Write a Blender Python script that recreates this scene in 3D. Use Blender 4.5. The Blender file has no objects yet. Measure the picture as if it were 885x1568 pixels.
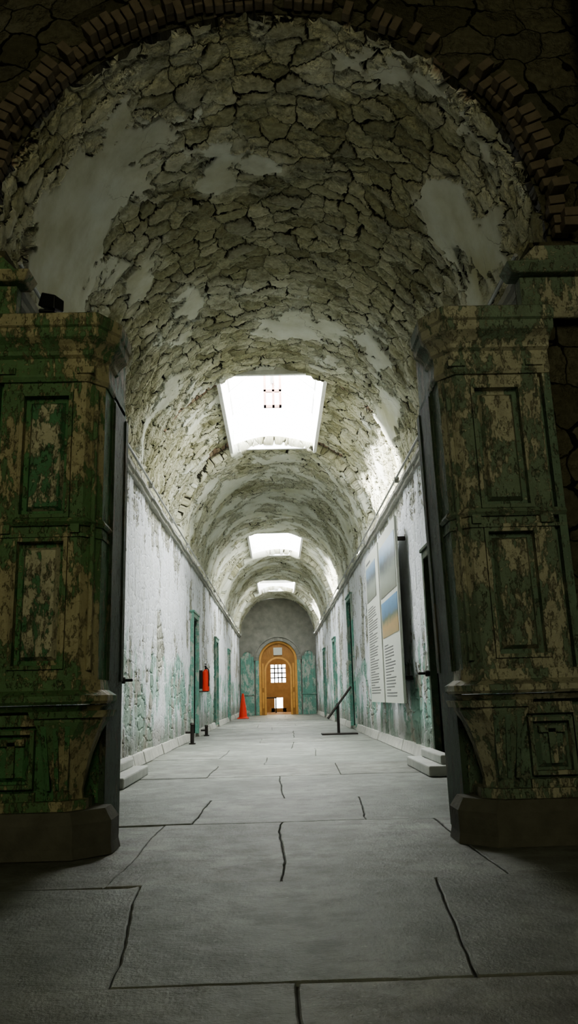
import bpy, bmesh, math, random
import numpy as np
from mathutils import Matrix, Vector, noise
random.seed(7); np.random.seed(7)
S=bpy.context.scene
COL=S.collection
R=1.755; SPR=3.60; Y0=4.60; YE=37.0

# ---------------------------------------------------------------- nodes
class NT:
    def __init__(s,name):
        s.m=bpy.data.materials.new(name); s.m.use_nodes=True
        s.t=s.m.node_tree; s.t.nodes.clear()
        s.out=s.t.nodes.new('ShaderNodeOutputMaterial')
        s.b=s.t.nodes.new('ShaderNodeBsdfPrincipled')
        s.t.links.new(s.b.outputs[0],s.out.inputs[0])
    def n(s,ty,**k):
        x=s.t.nodes.new(ty)
        for a,v in k.items(): setattr(x,a,v)
        return x
    def put(s,sock,v):
        if v is None: return
        if isinstance(v,bpy.types.NodeSocket): s.t.links.new(v,sock)
        else:
            if isinstance(v,(tuple,list)) and len(v)==3 and sock.type=='RGBA': v=tuple(v)+(1,)
            sock.default_value=v
    def math(s,op,a,b=None,c=None,clamp=False):
        x=s.n('ShaderNodeMath',operation=op,use_clamp=clamp)
        s.put(x.inputs[0],a); s.put(x.inputs[1],b); s.put(x.inputs[2],c)
        return x.outputs[0]
    def vm(s,op,a,b=None,sc=None):
        x=s.n('ShaderNodeVectorMath',operation=op)
        s.put(x.inputs[0],a); s.put(x.inputs[1],b)
        if sc is not None: s.put(x.inputs[3],sc)
        return x.outputs[0]
    def mix(s,f,a,b,bt='MIX'):
        x=s.n('ShaderNodeMix',data_type='RGBA',blend_type=bt)
        s.put(x.inputs[0],f); s.put(x.inputs[6],a); s.put(x.inputs[7],b)
        return x.outputs[2]
    def fmix(s,f,a,b):
        x=s.n('ShaderNodeMix',data_type='FLOAT')
        s.put(x.inputs[0],f); s.put(x.inputs[2],a); s.put(x.inputs[3],b)
        return x.outputs[0]
    def noise(s,v,sc,det=4,ro=.5,dist=0,col=False):
        x=s.n('ShaderNodeTexNoise'); s.put(x.inputs['Vector'],v)
        s.put(x.inputs['Scale'],sc); s.put(x.inputs['Detail'],det)
        s.put(x.inputs['Roughness'],ro); s.put(x.inputs['Distortion'],dist)
        return x.outputs['Color' if col else 'Fac']
    def vor(s,v,sc,feat='F1',dim='2D',rnd=1.0):
        x=s.n('ShaderNodeTexVoronoi',feature=feat,voronoi_dimensions=dim)
        s.put(x.inputs['Vector'],v); s.put(x.inputs['Scale'],sc); s.put(x.inputs['Randomness'],rnd)
        return x
    def step(s,v,lo,hi):
        x=s.n('ShaderNodeMapRange',interpolation_type='SMOOTHSTEP')
        s.put(x.inputs[0],v); s.put(x.inputs[1],lo); s.put(x.inputs[2],hi)
        return x.outputs[0]
    def ramp(s,v,stops):
        x=s.n('ShaderNodeValToRGB'); s.put(x.inputs[0],v)
        e=x.color_ramp.elements
        while len(e)<len(stops): e.new(.5)
        for i,(p,c) in enumerate(stops): e[i].position=p; e[i].color=tuple(c)+(1,)
        return x.outputs[0]
    def attr(s,name):
        x=s.n('ShaderNodeAttribute',attribute_name=name); return x.outputs['Fac']
    def coord(s,k): return s.n('ShaderNodeTexCoord').outputs[k]
    def base(s,c,rough=.8,metal=0,spec=None):
        s.put(s.b.inputs['Base Color'],c); s.put(s.b.inputs['Roughness'],rough); s.put(s.b.inputs['Metallic'],metal)
        if spec is not None: s.put(s.b.inputs['Specular IOR Level'],spec)
    def bump(s,h,dist=.01,st=1.0):
        x=s.n('ShaderNodeBump'); s.put(x.inputs['Height'],h); s.put(x.inputs['Distance'],dist); s.put(x.inputs['Strength'],st)
        s.t.links.new(x.outputs[0],s.b.inputs['Normal'])
    def disp(s,h):
        x=s.n('ShaderNodeDisplacement'); s.put(x.inputs['Height'],h); x.inputs['Midlevel'].default_value=0; x.inputs['Scale'].default_value=1
        s.t.links.new(x.outputs[0],s.out.inputs['Displacement']); s.m.displacement_method='BOTH'

def masonry(name,su=.235,sv=.165,dark=1.0,tint=(1,1,1),uvmode=True,displace=True,attrs=True,thr=.56):
    t=NT(name)
    uv=t.n('ShaderNodeUVMap').outputs[0] if uvmode else t.coord('Object')
    wob=t.vm('SCALE',t.vm('SUBTRACT',t.noise(uv,2.6,3,.55,col=True),(.5,.5,.5)),sc=.28)
    wob2=t.vm('SCALE',t.vm('SUBTRACT',t.noise(uv,12,3,.6,col=True),(.5,.5,.5)),sc=.045)
    p=t.vm('ADD',t.vm('ADD',uv,wob),wob2)
    q=t.vm('MULTIPLY',p,(1/su,1/sv,1))
    ed=t.vor(q,1.0,'DISTANCE_TO_EDGE',rnd=.9).outputs[0]
    cell=t.vor(q,1.0,'F1',rnd=.9).outputs['Color']
    cr=t.n('ShaderNodeSeparateColor'); t.put(cr.inputs[0],cell)
    rnd1,rnd2=cr.outputs[0],cr.outputs[1]
    fine=t.noise(uv,20,6,.62)
    med=t.noise(uv,3.0,5,.62)
    big=t.noise(uv,.9,3,.5)
    mw=t.math('MULTIPLY',t.step(med,.50,.72),.09)
    crack=t.step(ed,t.math('ADD',mw,-.010),t.math('ADD',mw,.030))
    open_=t.step(med,.36,.54)
    dome=t.step(ed,0.0,.3)
    hs=t.math('ADD',t.math('MULTIPLY',dome,.010),t.math('MULTIPLY',crack,t.fmix(open_,.003,.034)))
    hs=t.math('ADD',hs,t.math('MULTIPLY',t.math('POWER',rnd1,3.0),.034))
    hs=t.math('ADD',hs,t.math('MULTIPLY',fine,.017))
    pm=t.math('ADD',t.noise(uv,1.15,9,.64,.25),t.attr('plaster') if attrs else 0.0)
    pm=t.math('ADD',pm,t.math('MULTIPLY',t.math('SUBTRACT',rnd2,.5),.10))
    pmask=t.step(pm,thr,thr+.014)
    wash=t.step(t.math('ADD',pm,t.math('MULTIPLY',t.noise(uv,8,5,.65),.24)),thr-.04,thr+.12)
    hp=t.math('ADD',t.math('MULTIPLY',t.noise(uv,1.6,3,.5),.045),t.math('MULTIPLY',fine,.004))
    hp=t.math('ADD',hp,.052)
    h=t.fmix(pmask,hs,hp)
    d=dark
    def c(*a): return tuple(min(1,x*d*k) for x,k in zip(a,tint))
    stone=t.ramp(rnd1,[(0,c(.28,.275,.175)),(.35,c(.42,.415,.275)),(.7,c(.54,.53,.385)),(1,c(.36,.36,.275))])
    stone=t.mix(t.step(fine,.35,.7),t.mix(.45,stone,c(.16,.15,.09)),stone)
    stone=t.mix(t.math('MULTIPLY',wash,.75),stone,c(.64,.64,.52))
    jc=t.mix(open_,c(.24,.235,.165),c(.040,.038,.026))
    stone=t.mix(crack,jc,stone)
    pl=t.ramp(t.noise(uv,2.3,6,.6),[(.25,c(.48,.48,.37)),(.5,c(.64,.65,.56)),(.75,c(.75,.77,.71))])
    pl=t.mix(t.math('MULTIPLY',t.step(t.noise(uv,.55,5,.6),.5,.68),.7),pl,c(.47,.46,.26))
    ce=t.vor(t.vm('ADD',uv,t.vm('SCALE',t.noise(uv,3,4,.6,col=True),sc=.5)),1.7,'DISTANCE_TO_EDGE').outputs[0]
    hc=t.math('MULTIPLY',t.step(ce,.010,.0),t.step(big,.45,.6))
    pl=t.mix(t.math('MULTIPLY',hc,.8),pl,c(.2,.19,.15))
    col=t.mix(pmask,stone,pl)
    if attrs:
        bk=t.n('ShaderNodeTexBrick'); t.put(bk.inputs['Vector'],p)
        bk.inputs['Scale'].default_value=1; bk.inputs['Brick Width'].default_value=.085; bk.inputs['Row Height'].default_value=.24
        bk.inputs['Mortar Size'].default_value=.008
        bk.inputs['Color1'].default_value=(.26,.18,.13,1); bk.inputs['Color2'].default_value=(.34,.27,.20,1); bk.inputs['Mortar'].default_value=(.06,.055,.045,1)
        bm_=t.step(t.math('ADD',t.attr('brick'),t.math('MULTIPLY',t.noise(uv,4,4,.6),.5)),.70,.74)
        col=t.mix(bm_,col,bk.outputs[0])
        h=t.fmix(bm_,h,t.math('MULTIPLY',bk.outputs[1],-.02))
    t.base(col,.88,spec=.25)
    if displace: t.disp(h)
    else: t.bump(h,1.0,1.0)
    return t.m

def wallmat(name,side):
    t=NT(name)
    uv=t.n('ShaderNodeUVMap').outputs[0]
    sp=t.n('ShaderNodeSeparateXYZ'); t.put(sp.inputs[0],uv); z=sp.outputs[1]
    lay=t.vm('MULTIPLY',uv,(1.5,.6,1))
    n1=t.noise(t.vm('MULTIPLY',uv,(1,.7,1)),.95,9,.66,.3); n2=t.noise(lay,3,6,.6); fine=t.noise(uv,26,5,.6)
    vertical=t.noise(t.vm('MULTIPLY',uv,(6,.5,1)),1.2,6,.65)
    paint=t.step(t.math('ADD',n1,t.math('MULTIPLY',vertical,.30)),.615,.63)
    rub=t.vor(t.vm('MULTIPLY',t.vm('ADD',uv,t.vm('SCALE',t.noise(uv,3,3,.5,col=True),sc=.25)),(4,6,1)),1,'DISTANCE_TO_EDGE').outputs[0]
    white=t.ramp(n2,[(.25,(.58,.60,.60)),(.5,(.72,.74,.78)),(.8,(.79,.81,.88))])
    base=t.ramp(t.noise(uv,4,6,.65),[(.25,(.22,.215,.175)),(.5,(.38,.38,.335)),(.8,(.54,.55,.52))])
    base=t.mix(t.math('MULTIPLY',t.step(rub,.06,.0),.6),base,(.12,.12,.095))
    col=t.mix(paint,base,white)
    zn=t.math('ADD',z,t.math('MULTIPLY',t.math('SUBTRACT',t.noise(uv,.8,5,.6),.5),1.1))
    dado=t.math('MULTIPLY',t.step(zn,1.50,1.36),t.step(t.noise(t.vm('MULTIPLY',uv,(1.6,.7,1)),1.1,9,.68,.3),.48,.52))
    yn=t.step(sp.outputs[0],9.0,15.0) if side=='L' else 1.0
    dado=t.math('MULTIPLY',dado,t.fmix(yn,.45,.85))
    teal=t.ramp(n2,[(.3,(.15,.31,.255)),(.7,(.31,.51,.44))])
    col=t.mix(dado,col,teal)
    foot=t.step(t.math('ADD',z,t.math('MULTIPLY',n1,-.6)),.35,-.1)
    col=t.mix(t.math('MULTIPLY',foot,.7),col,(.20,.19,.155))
    fl=t.step(t.noise(t.vm('MULTIPLY',uv,(1.6,.6,1)),8,5,.7),.62,.67)
    col=t.mix(t.math('MULTIPLY',fl,.65),col,(.14,.135,.115))
    h=t.math('ADD',t.math('MULTIPLY',paint,.024),t.math('MULTIPLY',fine,.010))
    h=t.math('ADD',h,t.math('MULTIPLY',n1,.08))
    h=t.math('ADD',h,t.math('MULTIPLY',t.step(rub,0,.15),t.fmix(paint,.018,.004)))
    h=t.math('ADD',h,t.math('MULTIPLY',vertical,.07))
    t.base(col,.8,spec=.3); t.disp(h)
    return t.m

def simple(name,c,rough=.7,metal=0,ns=12,var=.25,bd=.003):
    t=NT(name); v=t.coord('Object'); n=t.noise(v,ns,5,.6)
    t.base(t.mix(n,tuple(x*(1-var) for x in c),tuple(min(1,x*(1+var)) for x in c)),rough,metal)
    if bd: t.bump(n,bd,.6)
    return t.m

def flaky(name,greenamt=.5,g=(.045,.13,.055),tan=(.30,.27,.17),under=(.14,.12,.085)):
    t=NT(name); v=t.coord('Object')
    vs=t.vm('MULTIPLY',v,(1,1,.42))
    a=t.noise(vs,7,10,.72,.15); b=t.noise(vs,24,8,.7); f=t.noise(v,60,4,.6); c_=t.noise(v,2.2,3,.5)
    grn=t.mix(t.noise(v,7,5,.65),tuple(x*.65 for x in g),tuple(x*1.5 for x in g))
    tn=t.mix(t.noise(vs,11,6,.65),tuple(x*.65 for x in tan),tuple(x*1.35 for x in tan))
    thr=.5+(.5-greenamt)*.45
    m1=t.step(t.math('ADD',a,t.math('MULTIPLY',t.math('SUBTRACT',c_,.5),.45)),thr-.01,thr+.03)
    col=t.mix(m1,tn,grn)
    m2=t.step(b,.55,.60)
    col=t.mix(t.math('MULTIPLY',m2,.5),col,under)
    m3=t.step(t.noise(v,34,6,.72),.58,.62)
    col=t.mix(t.math('MULTIPLY',m3,.55),col,tuple(min(1,x*1.3) for x in tan))
    st=t.step(t.noise(t.vm('MULTIPLY',v,(1,1,.15)),9,4,.6),.52,.78)
    col=t.mix(t.math('MULTIPLY',st,.4),col,tuple(x*.5 for x in under))
    h=t.math('ADD',t.math('MULTIPLY',m1,.4),t.math('MULTIPLY',m2,-.6)); h=t.math('ADD',h,t.math('MULTIPLY',f,.5)); h=t.math('ADD',h,t.math('MULTIPLY',m3,.3))
    t.base(col,.62,spec=.35); t.bump(h,.007,1.0)
    return t.m

def floormat(name):
    t=NT(name); v=t.coord('Object')
    g=t.n('ShaderNodeNewGeometry')
    n=t.noise(v,1.1,9,.70); m=t.noise(v,5,9,.72); f=t.noise(v,70,4,.6)
    c=t.ramp(n,[(.36,(.085,.085,.068)),(.5,(.20,.205,.18)),(.64,(.335,.34,.31))])
    c=t.mix(t.math('MULTIPLY',t.step(m,.46,.62),.6),c,(.10,.10,.08))
    c=t.mix(t.math('MULTIPLY',g.outputs['Random Per Island'],.5),c,(.15,.17,.155))
    sp=t.step(t.noise(v,38,3,.5),.66,.72)
    c=t.mix(t.math('MULTIPLY',sp,.35),c,(.42,.42,.38))
    t.base(c,t.fmix(m,.34,.62),spec=.45)
    t.bump(t.math('ADD',t.math('MULTIPLY',f,.25),t.math('ADD',m,n)),.018,.9)
    return t.m

# ---------------------------------------------------------------- mesh helpers
class MB:
    def __init__(s): s.v=[];s.f=[];s.m=[]
    def face(s,idx,m): s.f.append(idx); s.m.append(m)
    def box(s,a,b,m=0):
        x0,y0,z0=[min(p,q) for p,q in zip(a,b)]; x1,y1,z1=[max(p,q) for p,q in zip(a,b)]
        k=len(s.v); s.v+=[(x0,y0,z0),(x1,y0,z0),(x1,y1,z0),(x0,y1,z0),(x0,y0,z1),(x1,y0,z1),(x1,y1,z1),(x0,y1,z1)]
        for q in ((0,3,2,1),(4,5,6,7),(0,1,5,4),(1,2,6,5),(2,3,7,6),(3,0,4,7)): s.face([k+i for i in q],m)
    def loft(s,p0,z0,p1,z1,m=0):
        k=len(s.v);n=len(p0)
        s.v+=[(x,y,z0) for x,y in p0]+[(x,y,z1) for x,y in p1]
        s.face([k+i for i in range(n)][::-1],m); s.face([k+n+i for i in range(n)],m)
        for i in range(n): j=(i+1)%n; s.face([k+i,k+j,k+n+j,k+n+i],m)
    def hexa(s,P,m=0):
        k=len(s.v); s.v+=[tuple(p) for p in P]
        for q in ((0,3,2,1),(4,5,6,7),(0,1,5,4),(1,2,6,5),(2,3,7,6),(3,0,4,7)): s.face([k+i for i in q],m)
    def cyl(s,a,b,r0,r1=None,n=16,m=0):
        if r1 is None:r1=r0
        a=Vector(a);b=Vector(b);d=(b-a).normalized()
        u=d.orthogonal().normalized(); w=d.cross(u); k=len(s.v)
        for c,r in((a,r0),(b,r1)):
            for i in range(n):
                t=2*math.pi*i/n; s.v.append(tuple(c+u*math.cos(t)*r+w*math.sin(t)*r))
        s.face([k+i for i in range(n)][::-1],m); s.face([k+n+i for i in range(n)],m)
        for i in range(n): j=(i+1)%n; s.face([k+i,k+j,k+n+j,k+n+i],m)
    def arch(s,cx,z,r0,r1,y0,y1,n=24,m=0,a0=0,a1=math.pi):
        for i in range(n):
            t0=a0+(a1-a0)*i/n;t1=a0+(a1-a0)*(i+1)/n
            P=[]
            for y in(y0,y1):
                P+=[(cx+r0*math.cos(t0),y,z+r0*math.sin(t0)),(cx+r1*math.cos(t0),y,z+r1*math.sin(t0)),(cx+r1*math.cos(t1),y,z+r1*math.sin(t1)),(cx+r0*math.cos(t1),y,z+r0*math.sin(t1))]
            s.hexa(P,m)
    def quad(s,P,m=0):
        k=len(s.v); s.v+=[tuple(p) for p in P]; s.face([k+i for i in range(len(P))],m)
    def obj(s,name,mats,bevel=0,smooth=False,parent=None,recalc=True,mirror=False):
        vs=[(-x,y,z) for x,y,z in s.v] if mirror else s.v
        me=bpy.data.meshes.new(name); me.from_pydata(vs,[],s.f)
        for mt in mats: me.materials.append(mt)
        me.polygons.foreach_set('material_index',s.m)
        if recalc:
            bm=bmesh.new(); bm.from_mesh(me); bmesh.ops.recalc_face_normals(bm,faces=bm.faces); bm.to_mesh(me); bm.free()
        if smooth: me.polygons.foreach_set('use_smooth',[True]*len(me.polygons))
        o=bpy.data.objects.new(name,me); COL.objects.link(o)
        if bevel:
            b=o.modifiers.new('bev','BEVEL'); b.width=bevel; b.segments=2; b.limit_method='ANGLE'
        if parent: o.parent=parent
        return o
def empty(name,loc=(0,0,0)):
    e=bpy.data.objects.new(name,None); e.location=loc; COL.objects.link(e); return e

def gridobj(name,us,vs,pos,keep,mat,attrs={},flip=False):
    us=np.array(us);vs=np.array(vs); U,V=np.meshgrid(us,vs,indexing='ij')
    P=pos(U,V).reshape(-1,3); nu,nv=U.shape
    I=np.arange(nu*nv).reshape(nu,nv)
    q=np.stack([I[:-1,:-1],I[1:,:-1],I[1:,1:],I[:-1,1:]],-1)
    cu=(us[:-1]+us[1:])/2; cv=(vs[:-1]+vs[1:])/2; CU,CV=np.meshgrid(cu,cv,indexing='ij')
    k=keep(CU,CV); q=q[k]
    if flip: q=q[:,::-1]
    used=np.zeros(nu*nv,bool); used[q.ravel()]=True
    mp=np.cumsum(used)-1
    q=mp[q]; P=P[used]; UU=U.ravel()[used]; VV=V.ravel()[used]
    me=bpy.data.meshes.new(name)
    me.vertices.add(len(P)); me.vertices.foreach_set('co',P.ravel().astype(np.float32))
    me.loops.add(q.size); me.loops.foreach_set('vertex_index',q.ravel().astype(np.int32))
    me.polygons.add(len(q)); me.polygons.foreach_set('loop_start',np.arange(0,q.size,4,dtype=np.int32))
    try: me.polygons.foreach_set('loop_total',np.full(len(q),4,dtype=np.int32))
    except Exception: pass
    me.update(calc_edges=True)
    uvl=me.uv_layers.new(name='UVMap')
    uv=np.stack([UU[q.ravel()],VV[q.ravel()]],-1)
    uvl.data.foreach_set('uv',uv.ravel().astype(np.float32))
    for an,fn in attrs.items():
        a=me.attributes.new(an,'FLOAT','POINT'); a.data.foreach_set('value',fn(UU,VV).astype(np.float32))
    me.polygons.foreach_set('use_smooth',[True]*len(q))
    me.materials.append(mat); me.validate(); me.update()
    o=bpy.data.objects.new(name,me); COL.objects.link(o); return o

# ---------------------------------------------------------------- materials
M_vault=masonry('vault_rubble_plaster')
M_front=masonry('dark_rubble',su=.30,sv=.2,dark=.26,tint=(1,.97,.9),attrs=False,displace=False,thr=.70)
M_wL=wallmat('peeling_wall_left','L'); M_wR=wallmat('peeling_wall_right','R')
M_floor=floormat('flagstone'); M_joint=simple('joint_dirt',(.045,.043,.034),.95,ns=30)
M_brick=simple('old_brick',(.14,.115,.08),.9,ns=14,var=.5,bd=.006)
M_rust=simple('rusty_window_frame',(.26,.15,.12),.8)
M_pilL=flaky('flaking_green_paint',.74,g=(.085,.20,.09),tan=(.33,.31,.19))
M_pilR=flaky('flaking_cream_paint',.52,g=(.15,.20,.14),tan=(.38,.37,.275),under=(.18,.17,.13))
M_pilRg=flaky('flaking_sage_paint',.66,g=(.13,.19,.135),tan=(.38,.38,.285),under=(.18,.17,.13))
M_pilT=flaky('flaking_tan_trim',.56,g=(.105,.19,.09),tan=(.37,.34,.21),under=(.17,.16,.10))
M_cream=flaky('flaking_cream_field',.56,g=(.08,.20,.10),tan=(.44,.43,.31))
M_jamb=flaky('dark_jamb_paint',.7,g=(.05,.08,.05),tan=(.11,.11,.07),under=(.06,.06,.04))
M_stone=simple('worn_stone',(.115,.112,.088),.85,ns=9,var=.5,bd=.018)
M_step=simple('pale_stone',(.42,.43,.40),.8,ns=6,var=.3,bd=.008)
M_teal=flaky('teal_paint',.60,g=(.13,.29,.235),tan=(.38,.43,.38),under=(.25,.26,.22))
M_dark=simple('dark_wood',(.018,.017,.015),.8)
M_iron=simple('rusted_iron',(.035,.03,.027),.55,.6,ns=25)
M_pipe=simple('grey_conduit',(.35,.36,.35),.5,.2)
M_plast=simple('ledge_plaster',(.38,.38,.345),.85,ns=8,var=.4,bd=.012)
M_white=simple('white_painted_frame',(.75,.76,.75),.5)
M_red=simple('red_plastic',(.80,.06,.03),.45,var=.1)
M_ochre=simple('ochre_varnish',(.60,.32,.085),.5,ns=5,var=.35)
M_ochred=simple('ochre_varnish_dark',(.32,.155,.04),.5,ns=5,var=.35)
M_end=simple('end_wall_plaster',(.22,.22,.195),.9,ns=3,var=.55,bd=.03)
M_rot=simple('rotunda_dark_wall',(.06,.058,.045),.9,ns=3,var=.4,bd=.02)
M_timber=simple('dark_timber',(.035,.026,.018),.85,ns=8,var=.5,bd=.01)
M_paper=simple('sign_white',(.50,.52,.47),.45,ns=2,var=.05,bd=0)
M_ink=simple('sign_text',(.13,.13,.13),.6)
M_black=simple('black_metal',(.02,.02,.02),.4,.3)

# ---------------------------------------------------------------- vault
SKY=[(10.7,14.15),(22.0,25.6),(31.3,34.6)]; HW=.74
ue=R*math.asin(HW/R)
vs=[Y0]
while vs[-1]<YE: vs.append(vs[-1]*1.0034)
vs=[v for v in vs if v<YE-.02]+[YE]
for a,b in SKY: vs+=[a-.02,a,b,b+.02]
vs=np.unique(np.round(vs,4))
us=np.unique(np.concatenate([np.linspace(-math.pi/2*R,math.pi/2*R,390),[-ue,ue]]))
def rad(V):
    r=np.full_like(V,R+.05)
    for i,(a,b) in enumerate(SKY):
        r=np.where((V>=a-.005)&(V<=b+.005),R+.15,r)
        r=np.where(V>b+.005,R+.05-.012*(i+1),r)
    return r
def vpos(U,V):
    r=rad(V); th=U/R
    wob=.03*np.sin(U*2.1+V*1.3)*np.sin(V*.9+U)+.015*np.sin(U*5+V*3.7)
    r=r+wob*np.clip((V-Y0-.35)/.8,0,1)
    VV=V.copy()
    VV[:,0]+= .02*np.sin(U[:,0]*9)+.015*np.sin(U[:,0]*23+1)+.010*np.sin(U[:,0]*61)
    return np.stack([r*np.sin(th),VV,SPR+r*np.cos(th)],-1)
def vkeep(U,V):
    k=np.ones_like(U,bool)
    for a,b in SKY: k&=~((V>a)&(V<b)&(np.abs(U)<ue))
    return k
BL=[(-1.45,5.65,.62,.65,.24),(-2.2,5.9,.5,.8,.24),(-.03,6.1,.22,.2,.28),(-.47,6.3,.2,.16,.2),(1.68,5.75,.33,.42,.26),(.44,9.2,.5,.5,.22),
    (-.98,8.0,.3,.45,.18),(1.43,8.9,.35,.7,.2),(1.9,10.2,.3,1.0,.16),(-.35,8.4,.2,.25,.16),(-1.5,9.6,.35,.5,.16),(2.3,5.6,.3,.7,.14),(-.15,4.8,.25,.2,.14),(1.2,4.75,.6,.18,.10),(-1.6,7.2,.25,.4,.14)]
NG=[(.6,6.6,.8,1.0,-.20),(.3,5.6,.6,.35,-.14),(-.3,7.4,.8,.9,-.18),(1.2,7.3,.6,.8,-.14),(-1.9,8.3,.6,1.0,-.08),(2.4,7.0,.4,1.0,-.08),(1.1,5.3,.45,.3,-.10)]
def bias(U,V):
    b=np.full_like(U,-.03)
    for u,v,su,sv,w in BL+NG: 
        d=((U-u)/su)**2+((V-v)/sv)**2
        b+=w*np.exp(-d**1.5)
    b+=np.clip((V-13.8)/1.0,0,1)*.09
    return b
def brick(U,V):
    b=np.zeros_like(U)
    for a,c in SKY:
        b=np.maximum(b,((V>a-.03)&(V<a+.45)&(np.abs(U)>ue)&(np.abs(U)<ue+1.1)).astype(float)*(.48+.22*(U<0)))
        b=np.maximum(b,((V>c-.35)&(V<c)&(np.abs(U)>ue)&(np.abs(U)<ue+.5)).astype(float)*.55)
    b=np.maximum(b,(V<Y0+.09)*.42)
    return b
gridobj('ceiling',us,vs,vpos,vkeep,M_vault,{'plaster':bias,'brick':brick},flip=True)

# ---------------------------------------------------------------- doors + side walls
DL=[(7.75,8.85,2.35),(16.6,17.6,2.45),(22.6,23.5,2.35),(28.4,29.3,2.35)]
DR=[(8.1,9.15,2.3),(18.6,19.7,3.0),(24.4,25.3,2.4),(30.0,30.9,2.4)]
vw=[Y0+.1]
while vw[-1]<YE: vw.append(vw[-1]*1.0042)
vw=[v for v in vw if v<YE]+[YE]
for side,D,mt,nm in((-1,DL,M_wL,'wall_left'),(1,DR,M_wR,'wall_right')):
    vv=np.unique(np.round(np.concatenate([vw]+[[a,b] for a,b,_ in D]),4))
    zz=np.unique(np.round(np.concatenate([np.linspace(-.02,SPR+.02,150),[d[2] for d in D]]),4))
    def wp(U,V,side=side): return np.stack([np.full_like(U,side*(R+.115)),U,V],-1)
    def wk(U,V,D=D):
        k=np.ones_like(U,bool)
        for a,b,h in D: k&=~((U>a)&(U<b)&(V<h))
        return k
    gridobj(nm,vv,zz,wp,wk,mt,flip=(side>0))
dn=0
for side,D in((-1,DL),(1,DR)):
    for i,(a,b,h) in enumerate(D):
        dn+=1; e=empty('door_%d'%dn,(side*R,(a+b)/2,0))
        X=R+.03
        mb=MB(); t=.42
        mb.box((X,a-.06,0),(X+t,a,h+.06)); mb.box((X,b,0),(X+t,b+.06,h+.06)); mb.box((X,a-.06,h),(X+t,b+.06,h+.06)); mb.box((X,a,-.02),(X+t,b,.07))
        o=mb.obj('reveal',[M_step if i==0 else M_plast],mirror=side<0,bevel=.01)
        o.parent=e; o.matrix_parent_inverse=Matrix.Translation(-e.location)
        mb=MB(); xl=X+(.32 if i==0 else .14)
        mb.box((xl,a,.05),(xl+.05,b,h),0)
        n=6
        for k in range(n):
            y0=a+(b-a)*k/n; y1=a+(b-a)*(k+1)/n
            mb.box((xl-.015,y0+.006,.07),(xl,y1-.006,h-.02),0)
        for z in(.35,1.1,h-.35): mb.box((xl-.03,a+.02,z),(xl-.015,b-.02,z+.09),1)
        mb.cyl((xl-.1,b-.15,1.05),(xl-.02,b-.15,1.05),.02,m=1)
        o=mb.obj('leaf',[M_dark if i==0 else M_teal,M_iron],mirror=side<0); o.parent=e; o.matrix_parent_inverse=Matrix.Translation(-e.location)
        mb=MB(); w=.09
        mb.box((X-.07,a-w,0.07),(X+.05,a,h+w)); mb.box((X-.07,b,0.07),(X+.05,b+w,h+w)); mb.box((X-.07,a,h),(X+.05,b,h+w)); mb.box((X-.09,a-w-.02,h+w),(X+.05,b+w+.02,h+w+.04))
        if i==0:
            mb.cyl((X-.12,b+.04,1.0),(X-.07,b+.04,1.0),.035,m=1); mb.box((X-.2,b+.03,.985),(X-.1,b+.05,1.015),1)
        o=mb.obj('frame',[M_teal if i else M_jamb,M_iron],bevel=.008,mirror=side<0); o.parent=e; o.matrix_parent_inverse=Matrix.Translation(-e.location)
for side,nm in((-1,'left'),(1,'right')):
    mb=MB(); n=90
    ys=np.linspace(Y0+.1,YE,n)
    for i in range(n-1):
        j=.008*math.sin(i*1.7)
        mb.box((R-.07+j,ys[i],SPR-.07),(R+.13,ys[i+1],SPR-.02+j))
        mb.box((R-.035+j,ys[i],SPR-.12),(R+.13,ys[i+1],SPR-.07))
    mb.obj('trim_cornice_'+nm,[M_plast],mirror=side<0)
    mb=MB()
    mb.cyl((R-.10,Y0+.2,SPR+.03),(R-.10,YE-.1,SPR+.03),.014,n=10)
    for y in np.arange(6,YE,2.2): mb.box((R-.12,y,SPR-.03),(R-.06,y+.03,SPR+.05))
    mb.obj('electrical_conduit',[M_pipe],mirror=side<0)
    mb=MB(); D=DL if side<0 else DR
    segs=[];y=Y0+.5
    for k,(a,b,h) in enumerate(D): segs.append((y,a-(.3 if k==0 else .1))); y=b+(.3 if k==0 else .1)
    segs.append((y,YE))
    for a,b in segs:
        yy=a
        while yy<b-.05:
            y2=min(b,yy+random.uniform(.7,1.3)); j=random.uniform(-.012,.012)
            mb.hexa([(R-.05+j,yy+.006,0),(R+.1,yy+.006,0),(R+.1,y2-.006,0),(R-.05+j,y2-.006,0),(R-.01+j,yy+.006,.15),(R+.1,yy+.006,.16),(R+.1,y2-.006,.16),(R-.01+j,y2-.006,.15)])
            yy=y2
    mb.obj('baseboard_'+nm,[M_plast],bevel=.012,mirror=side<0)
for side,(a,b) in((-1,(7.6,9.0)),(1,(7.95,9.3))):
    mb=MB(); mb.box((1.42,a,0),(R-.075,b,.10)); mb.box((1.56,a+.12,.10),(R-.075,b-.12,.19))
    mb.obj('stone_step',[M_step],bevel=.015,mirror=side<0)

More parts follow.
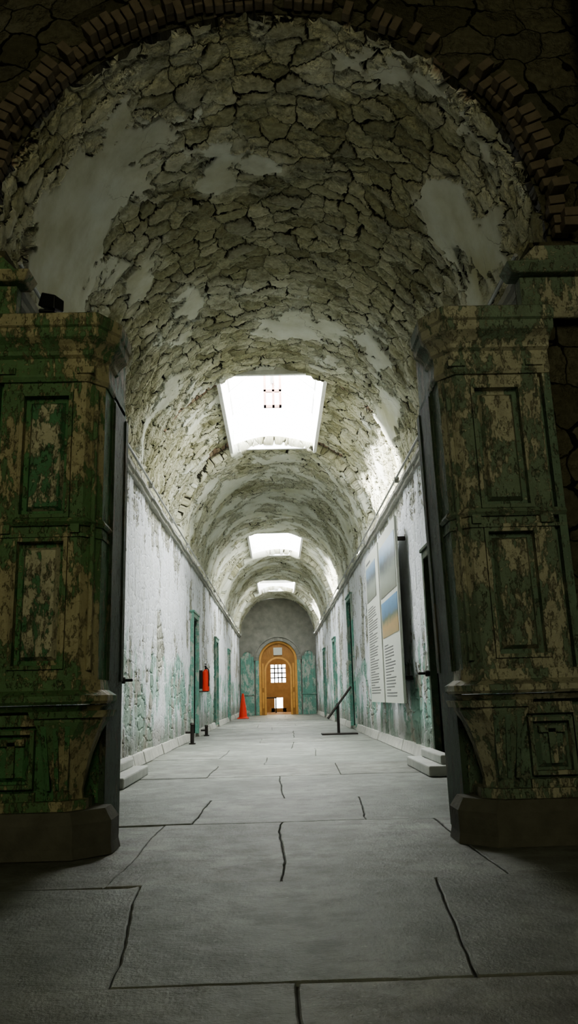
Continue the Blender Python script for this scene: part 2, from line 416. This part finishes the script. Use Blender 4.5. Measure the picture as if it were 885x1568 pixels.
# ---------------------------------------------------------------- skylights
for i,(a,b) in enumerate(SKY):
    e=empty('window_%d'%(i+1),(0,(a+b)/2,SPR+R)); mi=Matrix.Translation(-e.location)
    zc=SPR+math.sqrt(R*R-HW*HW)
    mb=MB(); zt=SPR+R+.28; w=.06
    mb.box((-HW-w,a-w,zc+.0),(-HW,b+w,zt)); mb.box((HW,a-w,zc+.0),(HW+w,b+w,zt))
    mb.box((-HW,a-w,zc+.08),(HW,a,zt)); mb.box((-HW,b,zc+.08),(HW,b+w,zt))
    o=mb.obj('curb',[M_white],bevel=.008); o.parent=e; o.matrix_parent_inverse=mi
    mb=MB(); zr=zt+.95; ze=zt+.35; s=.014
    for x in(-HW,HW):
        mb.box((x-s,a,ze-.02),(x+s,b,ze+.02))
        for y in np.linspace(a,b,4): mb.box((x-s,y-s,zt),(x+s,y+s,ze))
    mb.box((-.03,a,zr-.03),(.03,b,zr+.03))
    for y in np.linspace(a,b,4):
        for sx in(-1,1):
            mb.hexa([(sx*HW,y-s,ze-s),(sx*HW,y+s,ze-s),(0,y+s,zr-s),(0,y-s,zr-s),(sx*HW,y-s,ze+s),(sx*HW,y+s,ze+s),(0,y+s,zr+s),(0,y-s,zr+s)])
    for x in(-.16,.0,.13): mb.box((x,b-.03,zt+.45),(x+.045,b+.03,zr+.25),1)
    for z in(zt+.45,zt+.76,zr+.2): mb.box((-.16,b-.03,z),(.175,b+.03,z+.045),1)
    o=mb.obj('lantern_frame',[M_white,M_rust]); o.parent=e; o.matrix_parent_inverse=mi

# ---------------------------------------------------------------- floor
mb=MB()
def extra(i,p,A):
    e=0
    if abs(A.y-3.73)<.01 and i==2 and -1.0<p.x<-.60: e+=.040*((p.x+1.0)/.40)
    if abs(A.y-2.47)<.01 and i==0 and .0<p.x<.28: e+=.008
    if abs(A.y-5.43)<.01 and i==2 and -1.2<p.x<-.75: e+=.012
    return e
def slab(P,z=None,gap=.0022):
    z=random.uniform(-.004,.004) if z is None else z
    pts=[]; n=len(P)
    for i in range(n):
        A=Vector(P[i]);B=Vector(P[(i+1)%n]);L=(B-A).length;d=(B-A)/L; nr=Vector((-d.y,d.x))
        k=max(2,int(L/.04))
        for q in range(k):
            t=q/k; p=A.lerp(B,t)
            nv=noise.noise(Vector((p.x*3.2,p.y*3.2,i*3.1)))
            off=gap+max(0,nv-.3)*.010+abs(noise.noise(Vector((p.x*18,p.y*18,i*1.1))))*.004+extra(i,p,A)
            if q==0:
                prev=Vector(P[i-1]); dd=(A-prev).normalized(); nr2=Vector((-dd.y,dd.x)); pts.append(p+nr*gap*2+nr2*gap*2)
            else: pts.append(p+nr*off)
    pts=[Vector((p.x+.03*noise.noise(Vector((p.x*1.3,p.y*1.3,5)))+.007*noise.noise(Vector((p.x*8,p.y*8,9))),p.y+.03*noise.noise(Vector((p.x*1.3,p.y*1.3,1)))+.007*noise.noise(Vector((p.x*8,p.y*8,2))))) for p in pts]
    cc=Vector((sum(p.x for p in pts)/len(pts),sum(p.y for p in pts)/len(pts)))
    k=len(mb.v);n=len(pts)
    top=[p+(cc-p).normalized()*.006 for p in pts]
    mb.v+= [(p.x,p.y,z) for p in top]+[(p.x,p.y,z-.004) for p in pts]+[(p.x,p.y,-.04) for p in pts]
    mb.face([k+i for i in range(n)],0)
    for r in(0,1):
        for i in range(n):
            j=(i+1)%n; mb.face([k+r*n+i,k+(r+1)*n+i,k+(r+1)*n+j,k+r*n+j],0)
rows=[-3.2,-1.6,-.2,1.15,2.47,3.73,5.43,6.65,8.49,9.9,11.1,12.8,14.6,16.1,18.2,20,22.1,24.3,26.2,28.5,30.6,33,35,37.4]
J={3:[-1.9,-.9,.03,1.2,2.3],4:[-2.0,(-.50,-.62),(.52,.66),1.9],5:[-1.8,-.77,0.0,1.0,2.0],6:[-.58,.55],7:[0.02],8:[-.75,.62],9:[-.2],10:[-.8,.5]}
for r in range(len(rows)-1):
    ya,yb=rows[r],rows[r+1]
    wide=4.6 if yb<5.5 else 1.9
    js=J.get(r)
    if js is None:
        js=sorted([random.uniform(-1.0,-.3),random.uniform(.3,1.0)]) if r>8 else [-2.6,-1.5,-.4,.8,2.1]
        if r>8 and r%2: js=[random.uniform(-.3,.3)]
    js=[x if isinstance(x,tuple) else (x,x+(random.uniform(-.05,.05) if x else 0)) for x in js]
    xs=[(-wide,-wide)]+([(-3.1,-3.1)] if wide>3 and js[0][0]>-2.4 else [])+js+([(3.1,3.1)] if wide>3 and js[-1][0]<2.5 else [])+[(wide,wide)]
    for i in range(len(xs)-1):
        slab([(xs[i][0],ya),(xs[i+1][0],ya),(xs[i+1][1],yb),(xs[i][1],yb)])
mb.quad([(-4.7,-3.3,-.012),(4.7,-3.3,-.012),(4.7,5.6,-.012),(-4.7,5.6,-.012)],1)
mb.quad([(-2.2,5.4,-.0125),(2.2,5.4,-.0125),(2.2,37.5,-.0125),(-2.2,37.5,-.0125)],1)
mb.obj('floor',[M_floor,M_joint],recalc=False)

# ---------------------------------------------------------------- front (rotunda) wall with arch
mb=MB(); n=64; yf=4.60; XO=4.7; ZT=8
for sx in(-1,1): mb.box((sx*1.68,yf,0),(sx*XO,yf+.35,SPR))
r0=R+.045
pts=[(r0*math.cos(math.pi*i/n),SPR+r0*math.sin(math.pi*i/n)) for i in range(n+1)]
for i in range(n):
    (xa,za),(xb,zb)=pts[i],pts[i+1]
    mb.hexa([(xa,yf,za),(xb,yf,zb),(xb,yf+.35,zb),(xa,yf+.35,za),(xa,yf,ZT),(xb,yf,ZT),(xb,yf+.35,ZT),(xa,yf+.35,ZT)])
for sx in(-1,1): mb.box((sx*r0,yf,SPR),(sx*XO,yf+.35,ZT))
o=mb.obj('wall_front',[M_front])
me=o.data; uvl=me.uv_layers.new(name='UVMap')
for p in me.polygons:
    for li in p.loop_indices:
        c=me.vertices[me.loops[li].vertex_index].co; uvl.data[li].uv=(c.x,c.z)
for nm,a,b in(('wall_west',(-XO-.2,-3.4,0),(-XO,yf+.35,ZT)),('wall_east',(XO,-3.4,0),(XO+.2,yf+.35,ZT)),('wall_back',(-XO-.2,-3.6,0),(XO+.2,-3.4,ZT)),('ceiling_rotunda',(-XO-.2,-3.6,ZT),(XO+.2,yf+.35,ZT+.2))):
    mb=MB(); mb.box(a,b); mb.obj(nm,[M_rot])
mb=MB()
for row,(ya,yb,rr) in enumerate(((4.42,4.50,R+.075),(4.505,4.57,R+.045))):
    nb=84
    for i in range(nb):
        ang=180*(i+.5)/nb
        if row==0 and (random.random()<.2 or 40<ang<88): continue
        if row==1 and 40<ang<88 and random.random()<.3: continue
        t0=math.pi*(i+.08)/nb; t1=math.pi*(i+.92)/nb
        j=random.uniform(-.025,.025)+(.025*math.sin(i*.55)); ri=rr+max(j,-.02); ro=rr+.11+j*.6; dy=random.uniform(-.015,.0)
        P=[]
        for y in(ya+dy,yb):
            P+=[(ri*math.cos(t0),y,SPR+ri*math.sin(t0)),(ro*math.cos(t0),y,SPR+ro*math.sin(t0)),(ro*math.cos(t1),y,SPR+ro*math.sin(t1)),(ri*math.cos(t1),y,SPR+ri*math.sin(t1))]
        mb.hexa(P,0)
mb.obj('brick_arch_ring',[M_brick],bevel=.006)
for sx in(-1,1):
    mb=MB()
    mb.box((2.08,4.26,0.0),(2.24,4.42,7.6)); mb.box((2.65,4.2,0.0),(2.80,4.36,7.6))
    mb.obj('timber_post',[M_timber],bevel=.01,mirror=sx<0)
mb=MB()
mb.box((-4.5,4.0,5.75),(4.5,4.18,5.93)); mb.box((-4.5,3.4,6.3),(4.5,3.6,6.5))
for x in np.arange(-4,4.1,.5): mb.box((x-.03,2.5,5.95),(x+.03,4.55,6.05))
mb.obj('timber_roof_beams',[M_timber],bevel=.01)

# ---------------------------------------------------------------- pilasters
def poly(off,inn=0,front=0):
    return [(1.64+off*.2,5.08),(1.64+off*.2,4.42-off),(1.09-off*.6,4.42-off),(1.00-off*.75,4.52-off*.5),(1.00-off*.75,4.70+off*.3),(.986,4.70+off*.3) if off<.01 else (.99,4.70+off*.3),(.99,5.08)]
def panel(mb,x0,x1,z0,z1,yf,m_rail=0,m_field=1,d=.045,fld=.05):
    mw=.022
    mb.box((x0,yf-.012,z0),(x0+mw,yf+d,z1),m_rail); mb.box((x1-mw,yf-.012,z0),(x1,yf+d,z1),m_rail)
    mb.box((x0+mw,yf-.012,z0),(x1-mw,yf+d,z0+mw),m_rail); mb.box((x0+mw,yf-.012,z1-mw),(x1-mw,yf+d,z1),m_rail)
    a0,a1,b0,b1=x0+mw+fld*.5,x1-mw-fld*.5,z0+mw+fld*.5,z1-mw-fld*.5; g=.022
    mb.hexa([(a0,yf+d,b0),(a1,yf+d,b0),(a1,yf+d,b1),(a0,yf+d,b1),(a0+g,yf+.006,b0+g),(a1-g,yf+.006,b0+g),(a1-g,yf+.006,b1-g),(a0+g,yf+.006,b1-g)],m_field)
def pilaster(mirror,mats,lean=0):
    mb=MB() # 0 trim,1 paint,2 jamb,3 stone,4 field
    f=4.42; B=4.595
    pl=[(1.70,B),(1.70,4.35),(1.07,4.35),(.905,4.51),(.905,4.72),(1.0,4.72),(1.0,B+.3),(1.66,B+.3),(1.66,B)]
    pl1=[(1.70,B),(1.70,4.34),(1.06,4.34),(.895,4.50),(.895,4.73),(1.0,4.73),(1.0,B+.3),(1.66,B+.3),(1.66,B)]
    pl2=[(1.69,B),(1.69,4.38),(1.095,4.38),(.945,4.54),(.945,4.70),(1.01,4.70),(1.01,B+.3),(1.66,B+.3),(1.66,B)]
    mb.loft(pl1,0,pl,.05,3); mb.loft(pl,.05,pl,.165,3); mb.loft(pl,.165,pl2,.225,3)
    pc=[(1.64,5.08),(1.64,4.47),(1.20,4.47),(1.14,4.56),(1.14,4.75),(1.03,4.75),(1.03,5.08)]
    mb.loft(pc,.22,pc,.74,1)
    b0=[(1.66,B),(1.66,4.42),(1.13,4.42),(1.04,4.51),(1.04,4.70),(1.5,4.70),(1.5,B)]
    mb.loft(b0,.225,b0,.275,0)
    mb.box((1.56,4.435,.275),(1.64,4.475,.70),0); mb.box((1.30,4.435,.66),(1.56,4.475,.72),0)
    mb.box((1.30,4.44,.275),(1.56,4.475,.32),0)
    panel(mb,1.31,1.55,.34,.64,4.44,0,1,.03,.03)
    mb.box((1.41,4.425,.40),(1.45,4.45,.58),0); mb.box((1.36,4.425,.56),(1.50,4.452,.595),0)
    def br(x0,x1,yff,ybk): return [(x1,4.60),(x1,yff),(x0+.10,yff),(x0,yff+.10),(x0,ybk)]
    prof=[(.275,1.07,1.20,4.45,4.60),(.32,1.075,1.20,4.445,4.60),(.50,1.035,1.235,4.415,4.61),(.62,.99,1.27,4.385,4.62),(.68,.955,1.295,4.365,4.64),(.70,.955,1.295,4.365,4.64)]
    for (z0,*A),(z1,*B_) in zip(prof[:-1],prof[1:]): mb.loft(br(*A),z0,br(*B_),z1,0)
    mb.loft(br(.93,1.31,4.345,4.66),.70,br(.92,1.32,4.335,4.67),.735,0)
    for k in range(3):
        x=1.155+.045*(k-0)-.03
        mb.hexa([(x,4.43,.33),(x+.02,4.43,.33),(x+.02,4.47,.33),(x,4.47,.33),(x-.02+.02*k,4.372,.66),(x+.008+.02*k,4.372,.66),(x+.008+.02*k,4.41,.66),(x-.02+.02*k,4.41,.66)],1)
    mb.loft(poly(.02),.735,poly(.04),.755,0); mb.loft(poly(.04),.755,poly(.05),.765,0); mb.loft(poly(.075),.77,poly(.09),.785,0)
    mb.loft(poly(.09),.785,poly(.09),.815,0); mb.loft(poly(.09),.815,poly(.03),.845,0)
    mb.loft(poly(.03),.845,poly(.02),.90,0)
    sc=[(1.62,5.12),(1.62,f+.045),(1.10,f+.045),(1.02,f+.15),(.99,4.72),(.99,5.12)]
    mb.loft(sc,.88,sc,2.66,1)
    mb.box((.984,4.70,.0),(1.02,5.14,2.62),2)
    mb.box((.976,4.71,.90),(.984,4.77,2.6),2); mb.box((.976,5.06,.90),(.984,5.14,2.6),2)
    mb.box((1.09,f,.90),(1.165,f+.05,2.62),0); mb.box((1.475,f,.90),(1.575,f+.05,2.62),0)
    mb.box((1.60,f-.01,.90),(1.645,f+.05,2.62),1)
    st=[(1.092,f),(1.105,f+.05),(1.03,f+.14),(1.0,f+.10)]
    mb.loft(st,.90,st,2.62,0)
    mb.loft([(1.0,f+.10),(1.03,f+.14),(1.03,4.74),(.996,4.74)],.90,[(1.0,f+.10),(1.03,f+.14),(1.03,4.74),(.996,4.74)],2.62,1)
    mb.cyl((1.04,f+.04,.95),(1.04,f+.04,2.58),.016,n=10,m=0)
    for z0,z1 in((.90,.955),(1.69,1.80),(2.56,2.62)):
        mb.box((1.165,f+.004,z0),(1.475,f+.05,z1),0)
    mb.loft(poly(.012),1.755,poly(.03),1.775,0); mb.loft(poly(.03),1.775,poly(.012),1.80,0)
    mb.loft(poly(.012),1.69,poly(.012),1.71,0)
    panel(mb,1.168,1.472,.958,1.688,f+.004,0,4)
    panel(mb,1.168,1.472,1.803,2.557,f+.004,0,4)
    mb.box((1.10,f-.03,1.71),(1.15,f,1.76),0); mb.box((1.49,f-.03,1.71),(1.56,f,1.76),0)
    prof=[(2.62,.015),(2.645,.03),(2.66,.03),(2.70,.022),(2.76,.022),(2.775,.045),(2.80,.05),(2.83,.075),(2.86,.115),(2.875,.12),(2.915,.12),(2.925,.135),(2.995,.14),(3.005,.125)]
    for (z0,o0),(z1,o1) in zip(prof[:-1],prof[1:]):
        if z1>z0: mb.loft(poly(o0),z0,poly(o1),z1,0)
    mb.box((1.04,f-.045,2.66),(1.14,f-.0,2.70),0); mb.box((1.5,f-.045,2.66),(1.6,f-.0,2.70),0)
    if lean: mb.v=[(x+lean*(1-z/3.0),y,z) for x,y,z in mb.v]
    return mb.obj('pilaster',mats,bevel=.005,mirror=mirror)
pilaster(True,[M_pilT,M_pilL,M_jamb,M_stone,M_cream]); pilaster(False,[M_pilR,M_pilRg,M_jamb,M_stone,M_pilR],.045)
for sx in(-1,1):
    mb=MB()
    mb.box((1.56,4.50,3.01),(1.95,4.595,3.30))
    mb.loft([(1.50,4.595),(1.50,4.44),(1.96,4.44),(1.96,4.595)],3.30,[(1.46,4.595),(1.46,4.40),(1.97,4.40),(1.97,4.595)],3.36)
    mb.loft([(1.53,4.595),(1.53,4.47),(1.96,4.47),(1.96,4.595)],3.36,[(1.68,4.595),(1.68,4.5),(1.96,4.5),(1.96,4.595)],3.52)
    mb.loft([(1.56,4.595),(1.56,4.48),(1.96,4.48),(1.96,4.595)],3.01,[(1.50,4.595),(1.50,4.45),(1.96,4.45),(1.96,4.595)],3.07)
    mb.obj('impost_block',[M_pilT if sx<0 else M_pilR],bevel=.008,mirror=sx<0)
mb=MB()
mb.cyl((-1.36,4.5,3.005),(-1.36,4.5,3.12),.015,m=0); mb.box((-1.41,4.46,3.10),(-1.31,4.54,3.12),0)
mb.hexa([(-1.41,4.44,3.13),(-1.30,4.42,3.10),(-1.27,4.52,3.12),(-1.39,4.54,3.15),(-1.39,4.44,3.22),(-1.30,4.42,3.19),(-1.27,4.52,3.20),(-1.37,4.54,3.23)],0)
mb.obj('flood_lamp',[M_black],bevel=.008)

# ---------------------------------------------------------------- exhibit signs
def picmat(name,stops,sc=3):
    t=NT(name); v=t.coord('Generated'); sp=t.n('ShaderNodeSeparateXYZ'); t.put(sp.inputs[0],v)
    z=t.math('ADD',sp.outputs[2],t.math('MULTIPLY',t.math('SUBTRACT',t.noise(v,sc,5,.6),.5),.35))
    t.base(t.ramp(z,stops),.35); return t.m
M_ph1=picmat('photo_print_grey',[(0,(.12,.13,.10)),(.35,(.20,.23,.20)),(.6,(.05,.065,.08)),(.8,(.14,.23,.36)),(1,(.22,.31,.42))],6)
M_ph2=picmat('photo_print_yard',[(0,(.26,.19,.08)),(.3,(.36,.24,.09)),(.5,(.06,.10,.06)),(.62,(.06,.13,.23)),(1,(.09,.24,.42))],5)
def sign(y0,y1,z0,z1,photos,blocks):
    xf=1.60; e=empty('exhibit_sign',(xf,(y0+y1)/2,z0)); mi=Matrix.Translation(-e.location)
    mb=MB(); mb.box((xf,y0,z0),(xf+.035,y1,z1),0)
    for z in(z0+.3,z1-.3):
        for y in(y0+.2,y1-.2): mb.box((xf+.035,y-.03,z),(xf+.17,y+.03,z+.05),2)
    W=y1-y0
    for (a,b,c,d,rows_) in blocks:
        for r in range(rows_):
            zz=z0+(z1-z0)*(d-(d-c)*(r+.5)/rows_); hh=(z1-z0)*(d-c)/rows_*.18
            ln=random.uniform(.78,1.0) if (r%5) else random.uniform(.3,.6)
            ya=y1-W*a; yb=ya-W*(b-a)*ln
            mb.box((xf-.002,yb,zz-hh),(xf,ya,zz+hh),1)
    o=mb.obj('board',[M_paper,M_ink,M_iron]); o.parent=e;o.matrix_parent_inverse=mi
    for i,(a,b,c,d,mt) in enumerate(photos):
        mb=MB(); mb.box((xf-.005,y1-W*b,z0+(z1-z0)*c),(xf-.0005,y1-W*a,z0+(z1-z0)*d)); o=mb.obj('photo_print_%d'%(i+1),[mt]); o.parent=e;o.matrix_parent_inverse=mi
sign(10.45,12.2,.66,3.12,[(0.04,.96,.62,.93,M_ph1),(.04,.96,.38,.59,M_ph2)],[(.1,.7,.03,.34,18)])
sign(12.35,14.1,.66,3.12,[(.06,.8,.68,.92,M_ph1)],[(.08,.7,.93,.97,1),(.08,.8,.05,.64,34)])

# ---------------------------------------------------------------- small objects
mb=MB(); cx,cy=-1.40,32.0
mb.box((cx-.22,cy-.22,0),(cx+.22,cy+.22,.035),0)
for (r0_,z0),(r1_,z1),m in((( .165,.035),(.125,.38),0),((.125,.38),(.105,.52),0),((.105,.52),(.04,.95),0)):
    mb.cyl((cx,cy,z0),(cx,cy,z1),r0_,r1_,24,m)
mb.cyl((cx,cy,.035),(cx,cy,.06),.185,.17,24,0)
mb.obj('traffic_cone',[M_red],bevel=0)
mb=MB(); ex,ey=-1.60,18.0
mb.cyl((ex,ey,.95),(ex,ey,1.36),.075,n=20,m=0); mb.cyl((ex,ey,1.36),(ex,ey,1.42),.075,.03,n=20,m=0); mb.cyl((ex,ey,1.42),(ex,ey,1.48),.022,n=12,m=1)
mb.box((ex-.02,ey-.12,1.47),(ex+.02,ey+.02,1.50),1); mb.box((ex-.02,ey-.13,1.52),(ex+.02,ey+.02,1.54),1)
pts=[(ex+.03,ey-.02,1.45),(ex+.07,ey-.08,1.40),(ex+.08,ey-.09,1.25),(ex+.07,ey-.08,1.05)]
for a,b in zip(pts[:-1],pts[1:]): mb.cyl(a,b,.012,n=8,m=1)
mb.box((ex-.20,ey-.05,1.0),(ex-.07,ey+.05,1.4),1)
mb.box((ex-.20,ey-.06,.93),(ex+.06,ey+.06,.95),1)
mb.obj('fire_extinguisher',[M_red,M_black],bevel=.004)
mb=MB(); hx,hy=1.22,17.0
mb.box((hx-.35,hy-.2,0),(hx+.38,hy+.25,.03),0); mb.cyl((hx,hy,.03),(hx,hy,.62),.03,n=12,m=0)
mb.cyl((hx-.22,hy-.15,.33),(hx+.30,hy+.15,.95),.024,n=12,m=0)
mb.obj('handrail',[M_iron])
for (x,y,h) in((-1.56,14.8,.34),(-1.58,17.9,.2)):
    mb=MB(); mb.cyl((x,y,0),(x,y,h),.035,n=14); mb.cyl((x,y,h),(x,y,h+.03),.048,.03,n=14); mb.cyl((x,y,0),(x,y,.02),.06,n=14); mb.cyl((x,y,h*.6),(x-.12,y,h*.6),.02,n=10)
    mb.obj('pipe_stub',[M_iron])

# ---------------------------------------------------------------- end wall
mb=MB(); ow=.87; oz=2.42
y0,y1=YE,YE+.4
for sx in(-1,1): mb.box((sx*ow,y0,0),(sx*2.0,y1,oz))
n=24; pts=[(ow*math.cos(math.pi*i/n),oz+ow*math.sin(math.pi*i/n)) for i in range(n+1)]
for i in range(n):
    (xa,za),(xb,zb)=pts[i],pts[i+1]
    mb.hexa([(xa,y0,za),(xb,y0,zb),(xb,y1,zb),(xa,y1,za),(xa,y0,6.2),(xb,y0,6.2),(xb,y1,6.2),(xa,y1,6.2)])
for sx in(-1,1): mb.box((sx*ow,y0,oz),(sx*2.0,y1,6.2))
mb.obj('wall_end',[M_end])
mb=MB()
mb.arch(0,oz,ow,ow+.16,y0-.10,y0,24,0); mb.arch(0,oz,ow+.16,ow+.22,y0-.15,y0,24,0)
for sx in(-1,1): mb.box((sx*ow,y0-.10,0),(sx*(ow+.16),y0,oz),1)
for sx in(-1,1):
    mb.box((sx*1.10,y0-.08,0),(sx*1.70,y0,.9),1); mb.box((sx*1.10,y0-.06,.9),(sx*1.18,y0,2.6),1); mb.box((sx*1.62,y0-.06,.9),(sx*1.70,y0,2.6),1)
    mb.box((sx*1.18,y0-.03,.9),(sx*1.62,y0,2.6),1); mb.arch(sx*1.40,2.6,.22,.30,y0-.06,y0,14,0); mb.arch(sx*1.40,2.6,.0,.22,y0-.03,y0,14,1)
    mb.box((sx*1.07,y0-.11,.88),(sx*1.72,y0,.94),1)
mb.obj('trim_end_surround',[M_end,M_teal],bevel=.01)
mb=MB(); iw=.60
mb.arch(0,oz,ow-.10,ow,y0+.05,y0+.35,24,0)
for sx in(-1,1):
    mb.box((sx*(ow-.10),y0+.05,0),(sx*ow,y0+.35,oz)); mb.box((sx*iw,y0+.15,0),(sx*(ow-.08),y0+.22,oz),2); mb.box((sx*(iw-.05),y0+.12,0),(sx*(iw+.03),y0+.25,1.95))
    mb.box((sx*(iw+.06),y0+.13,.3),(sx*(ow-.14),y0+.15,1.0)); mb.box((sx*(iw+.06),y0+.13,1.2),(sx*(ow-.14),y0+.15,2.3))
mb.arch(0,1.95,iw-.05,iw+.03,y0+.12,y0+.25,20,0)
n=20
for i in range(n):
    t0=math.pi*i/n;t1=math.pi*(i+1)/n
    A=(iw*math.cos(t0),1.95+iw*math.sin(t0));B=(iw*math.cos(t1),1.95+iw*math.sin(t1))
    rr=ow-.08
    C=(rr*math.cos(t1),oz+rr*math.sin(t1));D_=(rr*math.cos(t0),oz+rr*math.sin(t0))
    mb.hexa([(A[0],y0+.16,A[1]),(D_[0],y0+.16,D_[1]),(C[0],y0+.16,C[1]),(B[0],y0+.16,B[1]),(A[0],y0+.20,A[1]),(D_[0],y0+.20,D_[1]),(C[0],y0+.20,C[1]),(B[0],y0+.20,B[1])],2)
mb.box((-.2,y0+.10,2.66),(.2,y0+.15,3.0),1)
mb.obj('door_end_frame',[M_ochre,M_paper,M_ochred],bevel=.006)
M_room=simple('warm_room_plaster',(.20,.12,.055),.8,ns=3,var=.4)
mb=MB(); yb=YE+7
mb.box((-2.2,YE+.4,-.1),(2.2,yb,0)); mb.box((-2.4,YE+.4,0),(-2.2,yb,3.6)); mb.box((2.2,YE+.4,0),(2.4,yb,3.6)); mb.box((-2.4,YE+.4,3.6),(2.4,yb+.2,3.8))
mb.box((-2.4,yb,0),(-.4,yb+.2,3.6)); mb.box((.4,yb,0),(2.4,yb+.2,3.6)); mb.box((-.4,yb,.75),(.4,yb+.2,1.55)); mb.box((-.4,yb,2.5),(.4,yb+.2,3.6)); 
mb.box((-.4,yb,0),(-.22,yb+.2,.75)); mb.box((.22,yb,0),(.4,yb+.2,.75)); mb.box((-.4,yb,0),(.4,yb+.2,.2))
for x in(-.2,0,.2): mb.box((x-.03,yb+.05,1.55),(x+.03,yb+.09,2.5),1)
for z in(1.8,2.05,2.3): mb.box((-.4,yb+.05,z-.03),(.4,yb+.09,z+.03),1)
mb.box((-.9,yb-2.4,.72),(-.1,yb-1.8,.78),1); 
for x in(-.85,-.15):
    for y in(yb-2.35,yb-1.85): mb.box((x-.03,y-.03,0),(x+.03,y+.03,.72),1)
mb.obj('wall_far_room',[M_room,M_dark])

# ---------------------------------------------------------------- lights
w=bpy.data.worlds.new('world'); S.world=w; w.use_nodes=True
bg=w.node_tree.nodes['Background']; bg.inputs[0].default_value=(.95,.98,1,1); bg.inputs[1].default_value=9
def area(name,loc,rot,sx,sy,en,col):
    l=bpy.data.lights.new(name,'AREA'); l.shape='RECTANGLE'; l.size=sx; l.size_y=sy; l.energy=en; l.color=col
    o=bpy.data.objects.new(name,l); o.location=loc; o.rotation_euler=rot; COL.objects.link(o); return o
for i,(a,b) in enumerate(SKY):
    area('skylight_daylight',(0,(a+b)/2,SPR+R+1.6),(0,0,0),1.7,3.6,(1000,600,300)[i],(.98,1,.97))
s=bpy.data.lights.new('sun','SUN'); s.energy=50; s.angle=math.radians(6); s.color=(1,.98,.93)
o=bpy.data.objects.new('sun',s); d=Vector((.80,-.10,-.60)); o.rotation_euler=d.to_track_quat('-Z','Y').to_euler(); o.location=(-3,12,9); COL.objects.link(o)
area('rotunda_fill',(.0,-2.9,3.6),(math.radians(97),0,0),3.2,2.2,115,(1,.97,.66))  # added yellow fill lamp behind the camera; the rotunda box has no window
area('far_room_area',(0,YE+4,3.5),(0,0,0),2,3,230,(1,.80,.5))  # warm area lamp just under the solid ceiling, facing down

# ---------------------------------------------------------------- camera
cd=bpy.data.cameras.new('cam'); cam=bpy.data.objects.new('cam',cd); COL.objects.link(cam); S.camera=cam
cd.sensor_fit='VERTICAL'; cd.sensor_height=36; cd.sensor_width=36; cd.lens=28.0; cd.clip_end=200; cd.clip_start=.05
M=Matrix.Rotation(math.radians(-1.06),4,'Z')@Matrix.Rotation(math.radians(90+13.06),4,'X')@Matrix.Rotation(math.radians(-1.5),4,'Z')
cam.matrix_world=Matrix.Translation((0,0,.78))@M
S.view_settings.view_transform='AgX'
try: S.view_settings.look='AgX - Medium High Contrast'
except Exception as ex: print(ex)
